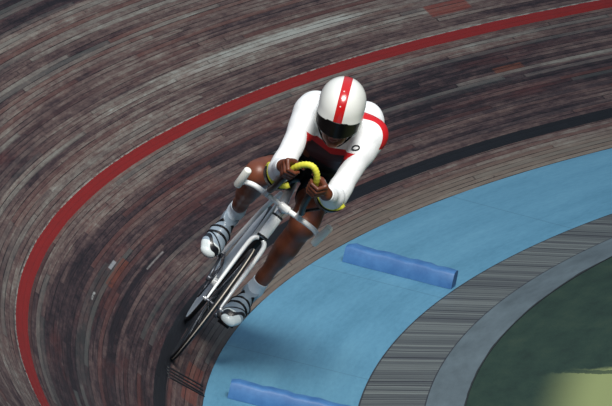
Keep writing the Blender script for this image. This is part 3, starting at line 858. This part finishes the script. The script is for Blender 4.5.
# shoes
m_shoe = mat('grey_shoe_leather', sr(150, 164, 178), .35, 0, .5, .2)
k = NT(m_shoe); blk = k.step(k.attr('dark'), -.0006, .0006); wt = k.step(k.attr('white'), -.0008, .0008)
c = k.mix(wt, sr(142, 158, 172), sr(214, 224, 226)); c = k.mix(blk, c, sr(14, 16, 24)); k.put(k.b.inputs['Base Color'], c)
for H_, T_, A_ in ((HEELR, TOER, ANR), (HEELL, TOEL, ANL)):
    L = np.linalg.norm(T_-H_); f = (T_-H_)/L; s = norm(np.cross(np.array([0, 0, 1.]), f)); u = np.cross(f, s)
    O = H_-u*.010; SM = np.array([f, s, u]); L_ = L+.012
    def q(a, b, c_): return O+f*(a*L_)+s*b+u*c_
    F = Field(np.min([H_, T_], 0)-.085, np.max([H_, T_], 0)+.105, .0022)
    F.cap(q(.07, 0, .018), q(.10, 0, .055), .033, .031, .02)
    F.cap(q(.12, 0, .02), q(.45, 0, .018), .034, .036, .02)
    F.cap(q(.45, .0, .018), q(.78, 0, .012), .036, .034, .02, axis=s, sc=.72)
    F.cap(q(.72, .0, .012), q(.92, 0, .006), .033, .025, .02, axis=s, sc=.66)
    F.cap(q(.18, 0, .05), q(.55, 0, .028), .034, .026, .02)
    F.cap(q(.13, 0, .06), q(.2, 0, .075), .036, .036, .02)
    x, y, z = F.grid(); hgt = (x-O[0])*u[0]+(y-O[1])*u[1]+(z-O[2])*u[2]
    fwd = ((x-O[0])*f[0]+(y-O[1])*f[1]+(z-O[2])*f[2])/L_
    up_cut = hgt-.082+.05*np.abs(fwd-.15)
    Dn = np.maximum(np.maximum(F.D, -.014-hgt), up_cut).astype(np.float32)
    sgn = 1 if H_[1] < 0 else -1
    def loc(P): 
        r = P-O; return (r@f)/L_, r@s, r@u
    def dark(P, sgn=sgn):
        a, b, c_ = loc(P)
        toe = .0115-np.abs((a-.83-.10*(b*sgn/.04)-.04*np.cos(b/.012))*L_)*.9
        toe2 = .0045-np.abs((a-.70-.10*(b*sgn/.04))*L_)
        sole = np.where(a > .5, -.001, -.005)-c_
        return np.maximum(np.maximum(toe, toe2), sole)
    def white(P):
        a, b, c_ = loc(P); return (a-.80)*L_
    V, Q = nets(Dn, F.lo, F.h); V, Q = clean(V, Q)
    shoe = link('cycling_shoe', mesh_np('cycling_shoe', V, Q, {'dark': dark, 'white': white}), m_shoe, rider, 'silver grey cycling shoe with dark straps and white toe')
    for a0 in (.30, .43, .56):
        bandf = np.abs((fwd-a0-.25*hgt)*L_)-.0060
        Db = np.maximum(np.maximum(F.D-.003, bandf), np.maximum(-.006-hgt, up_cut)).astype(np.float32)
        Db = np.maximum(Db, -(F.D+.004)).astype(np.float32)
        V, Q = nets(Db, F.lo, F.h); V, Q = clean(V, Q)
        link('strap', mesh_np('strap', V, Q), m_black, shoe, 'dark shoe strap')

# helmet
F = Field(HC-.235, HC+.235, .0028)
def hfield(ex):
    F.D[:] = 1
    F.ell(hp(-.005, 0, .0), (.132+ex, .104+ex, .130+ex), HM, 0)
    F.cap(hp(-.06, 0, .03), hp(-.17, 0, -.02), .085+ex, .030+ex, .05, axis=hl, sc=.95)
    F.cap(hp(-.01, -.055, -.07), hp(-.01, .055, -.07), .046+ex, .046+ex, .05, axis=hf, sc=.5)
    return F.D.copy()
out = hfield(0); inn = hfield(-.010); vis = hfield(.004)
x, y, z = F.grid(); qx, qy, qz = x-HC[0], y-HC[1], z-HC[2]
ff = qx*hf[0]+qy*hf[1]+qz*hf[2]; ll = qx*hl[0]+qy*hl[1]+qz*hl[2]; uu = qx*hu[0]+qy*hu[1]+qz*hu[2]
low = -.112+.0*ff-uu
front = np.minimum(ff-.030, -.030-uu)              # face opening: ahead of ff and below brow
Dh = np.maximum(np.maximum(out, -inn), np.maximum(low, front)).astype(np.float32)
m_hel = mat('helmet_shell', sr(232, 232, 226), .22, 0, .5, .4)
k = NT(m_hel); rs = k.step(k.attr('stripe'), -.0006, .0006); rv = k.step(k.attr('rivet'), -.0005, .0005)
c = k.mix(rs, sr(232, 233, 228), sr(188, 24, 26)); c = k.mix(rv, c, sr(225, 215, 210)); k.put(k.b.inputs['Base Color'], c)
def stripe(P):
    q = P-HC; return .0205+.012*np.clip((.09-(q@hf))/.2, -.3, .3)*0-np.abs(q@hl)
def rivet(P):
    r = np.full(len(P), -1.)
    # project the rivets on the surface: use angular position instead
    q = P-HC; f_ = q@hf; u_ = q@hu; l_ = q@hl
    ang = np.degrees(np.arctan2(u_, f_))
    for a_ in (24, 58): r = np.maximum(r, .0035-np.hypot((ang-a_)*.0022, l_+.004))
    return r
V, Q = nets(Dh, F.lo, F.h); V, Q = clean(V, Q)
helmet = link('helmet', mesh_np('helmet', V, Q, {'stripe': stripe, 'rivet': rivet}, relax=1), m_hel, rider, 'rounded white helmet with a red stripe down the middle')
vx = (ff+.02)/.150; vl = ll/.103
vs_ = (np.sqrt(vx**2+vl**2)-1)*.11
Dv = np.maximum(np.maximum(vs_, -(vs_+.005)), np.maximum(uu-(-.024+1.0*ll**2), -.100+2.0*ll**2-uu))
Dv = np.maximum(Dv, .0-ff).astype(np.float32)
m_vis = mat('black_visor', sr(6, 6, 8), .28, 0, .25)
V, Q = nets(Dv, F.lo, F.h); V, Q = clean(V, Q)
link('visor', mesh_np('visor', V, Q), m_vis, helmet, 'glossy black wraparound visor')
# small oval mark printed on the front of the left shoulder
ok, c0, nr, _ = suit.closest_point_on_mesh(Vector((.02, .035, 1.285)))
e1 = (nr.cross(Vector((.1, .75, .65)))).normalized(); e2 = nr.cross(e1)
bm = bmesh.new(); tube(bm, [tuple(c0+nr*.001+e1*(.011*math.cos(a))+e2*(.017*math.sin(a))) for a in [2*PI*i/28 for i in range(28)]], .0034, 8, closed=True)
part('oval_mark', bm, m_black, suit, 'small black oval ring mark')
bm = bmesh.new()
for s_ in (-1, 1):
    pts = [fp(.03, s_*.082, -.06), fp(.045, s_*.066, -.09), fp(.05, s_*.03, -.132), fp(.052, 0, -.142)]
    tube(bm, spline([tuple(p) for p in pts], 6), .0035, 8, 1.6)
part('chin_strap', bm, m_black, helmet, 'thin black chin strap')

# ------------------------------------------------------------------ foam pads across the blue apron
m_pad = mat('blue_foam_pad', sr(72, 122, 190), .55)
k = NT(m_pad); n = k.noise(k.obj(), 14., 4., .6); k.put(k.b.inputs['Base Color'], k.ramp(n, [(.3, sr(46, 94, 148)), (.7, sr(68, 118, 170))]))
def pad(u, f0, f1, hgt, wid, label):
    a = inner(u, 0, f0); b = inner(u, 0, f1); ax = (b-a); L = ax.length; ax.normalize()
    tg = (inner(u+.01, 0, .5)-inner(u-.01, 0, .5)).normalized(); nn = ax.cross(tg).normalized()
    if nn.z < 0: nn = -nn
    tg = nn.cross(ax)
    M = Matrix((ax, tg, nn)).transposed().to_4x4(); M.translation = a+nn*.001
    bm = bmesh.new(); N = 16
    rings = []
    for i in range(N+1):
        t = i/N*L; sag = .004*math.sin(i*1.3)+.003*math.sin(i*2.9+u*9); h = hgt+sag*.6
        e = .006 if i in (0, N) else 0
        pr = [(-wid/2+e, 0), (-wid/2+e, h*.25), (-wid/2+.004+e, h*.8), (-wid/2+.014+e, h*.97-e), (-wid/2+.03, h-e), (0, h+.003-e), (wid/2-.03, h-e), (wid/2-.014-e, h*.97-e), (wid/2-.004-e, h*.8), (wid/2-e, h*.25), (wid/2-e, 0)]
        rings.append([bm.verts.new((t, p_+sag*.5, q_)) for p_, q_ in pr])
    for i in range(N):
        for j in range(len(rings[0])):
            j2 = (j+1) % len(rings[0]); bm.faces.new((rings[i][j], rings[i][j2], rings[i+1][j2], rings[i+1][j]))
    bm.faces.new(rings[0]); bm.faces.new(rings[-1])
    o = part('foam_pad', bm, m_pad, None, label, sharp=60)
    o.matrix_world = M; o['category'] = 'foam pad'; o['group'] = 'blue foam pads on the blue band'
    return o
pad(-.1985, .15, .98, .088, .115, 'blue foam pad lying across the blue band beside the rider, the far one')
pad(.009, .15, 1.0, .082, .115, 'blue foam pad lying across the blue band at the bottom edge, the near one')
m_tape = mat('black_rubber_tape', sr(12, 12, 16), .5)
for (u0, s_0, u1, s_1, lab) in ((.0140, .214, .0063, .022, 'thin black timing strip on the wood below the front wheel, topmost of four'),
                              (.0175, .212, .0108, .017, 'thin black timing strip below the front wheel, second from the top'),
                              (.0212, .208, .0147, .014, 'thin black timing strip below the front wheel, third from the top'),
                              (.0248, .200, .0165, .004, 'thin black timing strip reaching the blue edge, lowest of four')):
    bm = bmesh.new(); N = 10; rg = []
    P0 = [bank(u0+(u1-u0)*i/N, s_0+(s_1-s_0)*i/N) for i in range(N+1)]
    for i, p in enumerate(P0):
        d = (P0[min(i+1, N)]-P0[max(i-1, 0)]).normalized(); nn = up.copy(); nn = (nn-d*nn.dot(d)).normalized(); t_ = nn.cross(d)
        rg.append([bm.verts.new(p-P0[0]+t_*a+nn*b) for a, b in ((-.013, .0005), (-.010, .003), (-.004, .0045), (.004, .0045), (.010, .003), (.013, .0005))])
    for i in range(N):
        for j in range(6): bm.faces.new((rg[i][j], rg[i][(j+1) % 6], rg[i+1][(j+1) % 6], rg[i+1][j]))
    bm.faces.new(rg[0]); bm.faces.new(rg[-1])
    o = part('timing_strip', bm, m_tape, None, lab); o.location = P0[0]; o['category'] = 'timing strip'; o['group'] = 'timing strips across the wood'


# ------------------------------------------------------------------ light
w = bpy.data.worlds.new('world'); S.world = w; w.use_nodes = True
nt = w.node_tree; bg = nt.nodes['Background']
tc = nt.nodes.new('ShaderNodeTexCoord'); sx = nt.nodes.new('ShaderNodeSeparateXYZ'); nt.links.new(tc.outputs['Generated'], sx.inputs[0])
mr = nt.nodes.new('ShaderNodeMapRange'); mr.interpolation_type = 'SMOOTHSTEP'; mr.inputs[1].default_value = .0; mr.inputs[2].default_value = .85
nt.links.new(sx.outputs[2], mr.inputs[0])
mx = nt.nodes.new('ShaderNodeMix'); mx.data_type = 'RGBA'; nt.links.new(mr.outputs[0], mx.inputs[0])
mx.inputs[6].default_value = (.035, .04, .05, 1); mx.inputs[7].default_value = (.60, .78, 1., 1)
nt.links.new(mx.outputs[2], bg.inputs[0]); bg.inputs[1].default_value = .52
back = -fw; back.z = 0; back.normalize(); left = -rt0
aim = bank(-.14, 1.0)
ldir = (up*.76+T*.76-lf*.24).normalized()
l = bpy.data.lights.new('key_spot', 'SPOT'); l.energy = 31000; l.spot_size = math.radians(42); l.spot_blend = 1.; l.shadow_soft_size = 4.6; l.color = (1, .965, .90)  # added key spot in place of the sun; wide soft cone dims the corners
o = bpy.data.objects.new('key_spot', l); COL.objects.link(o); o.location = aim+ldir*24
o.rotation_euler = ldir.to_track_quat('Z', 'Y').to_euler()

S.view_settings.view_transform = 'Standard'; S.view_settings.look = 'None'
S.view_settings.exposure = 0; S.view_settings.gamma = 1; S.view_settings.use_curve_mapping = False
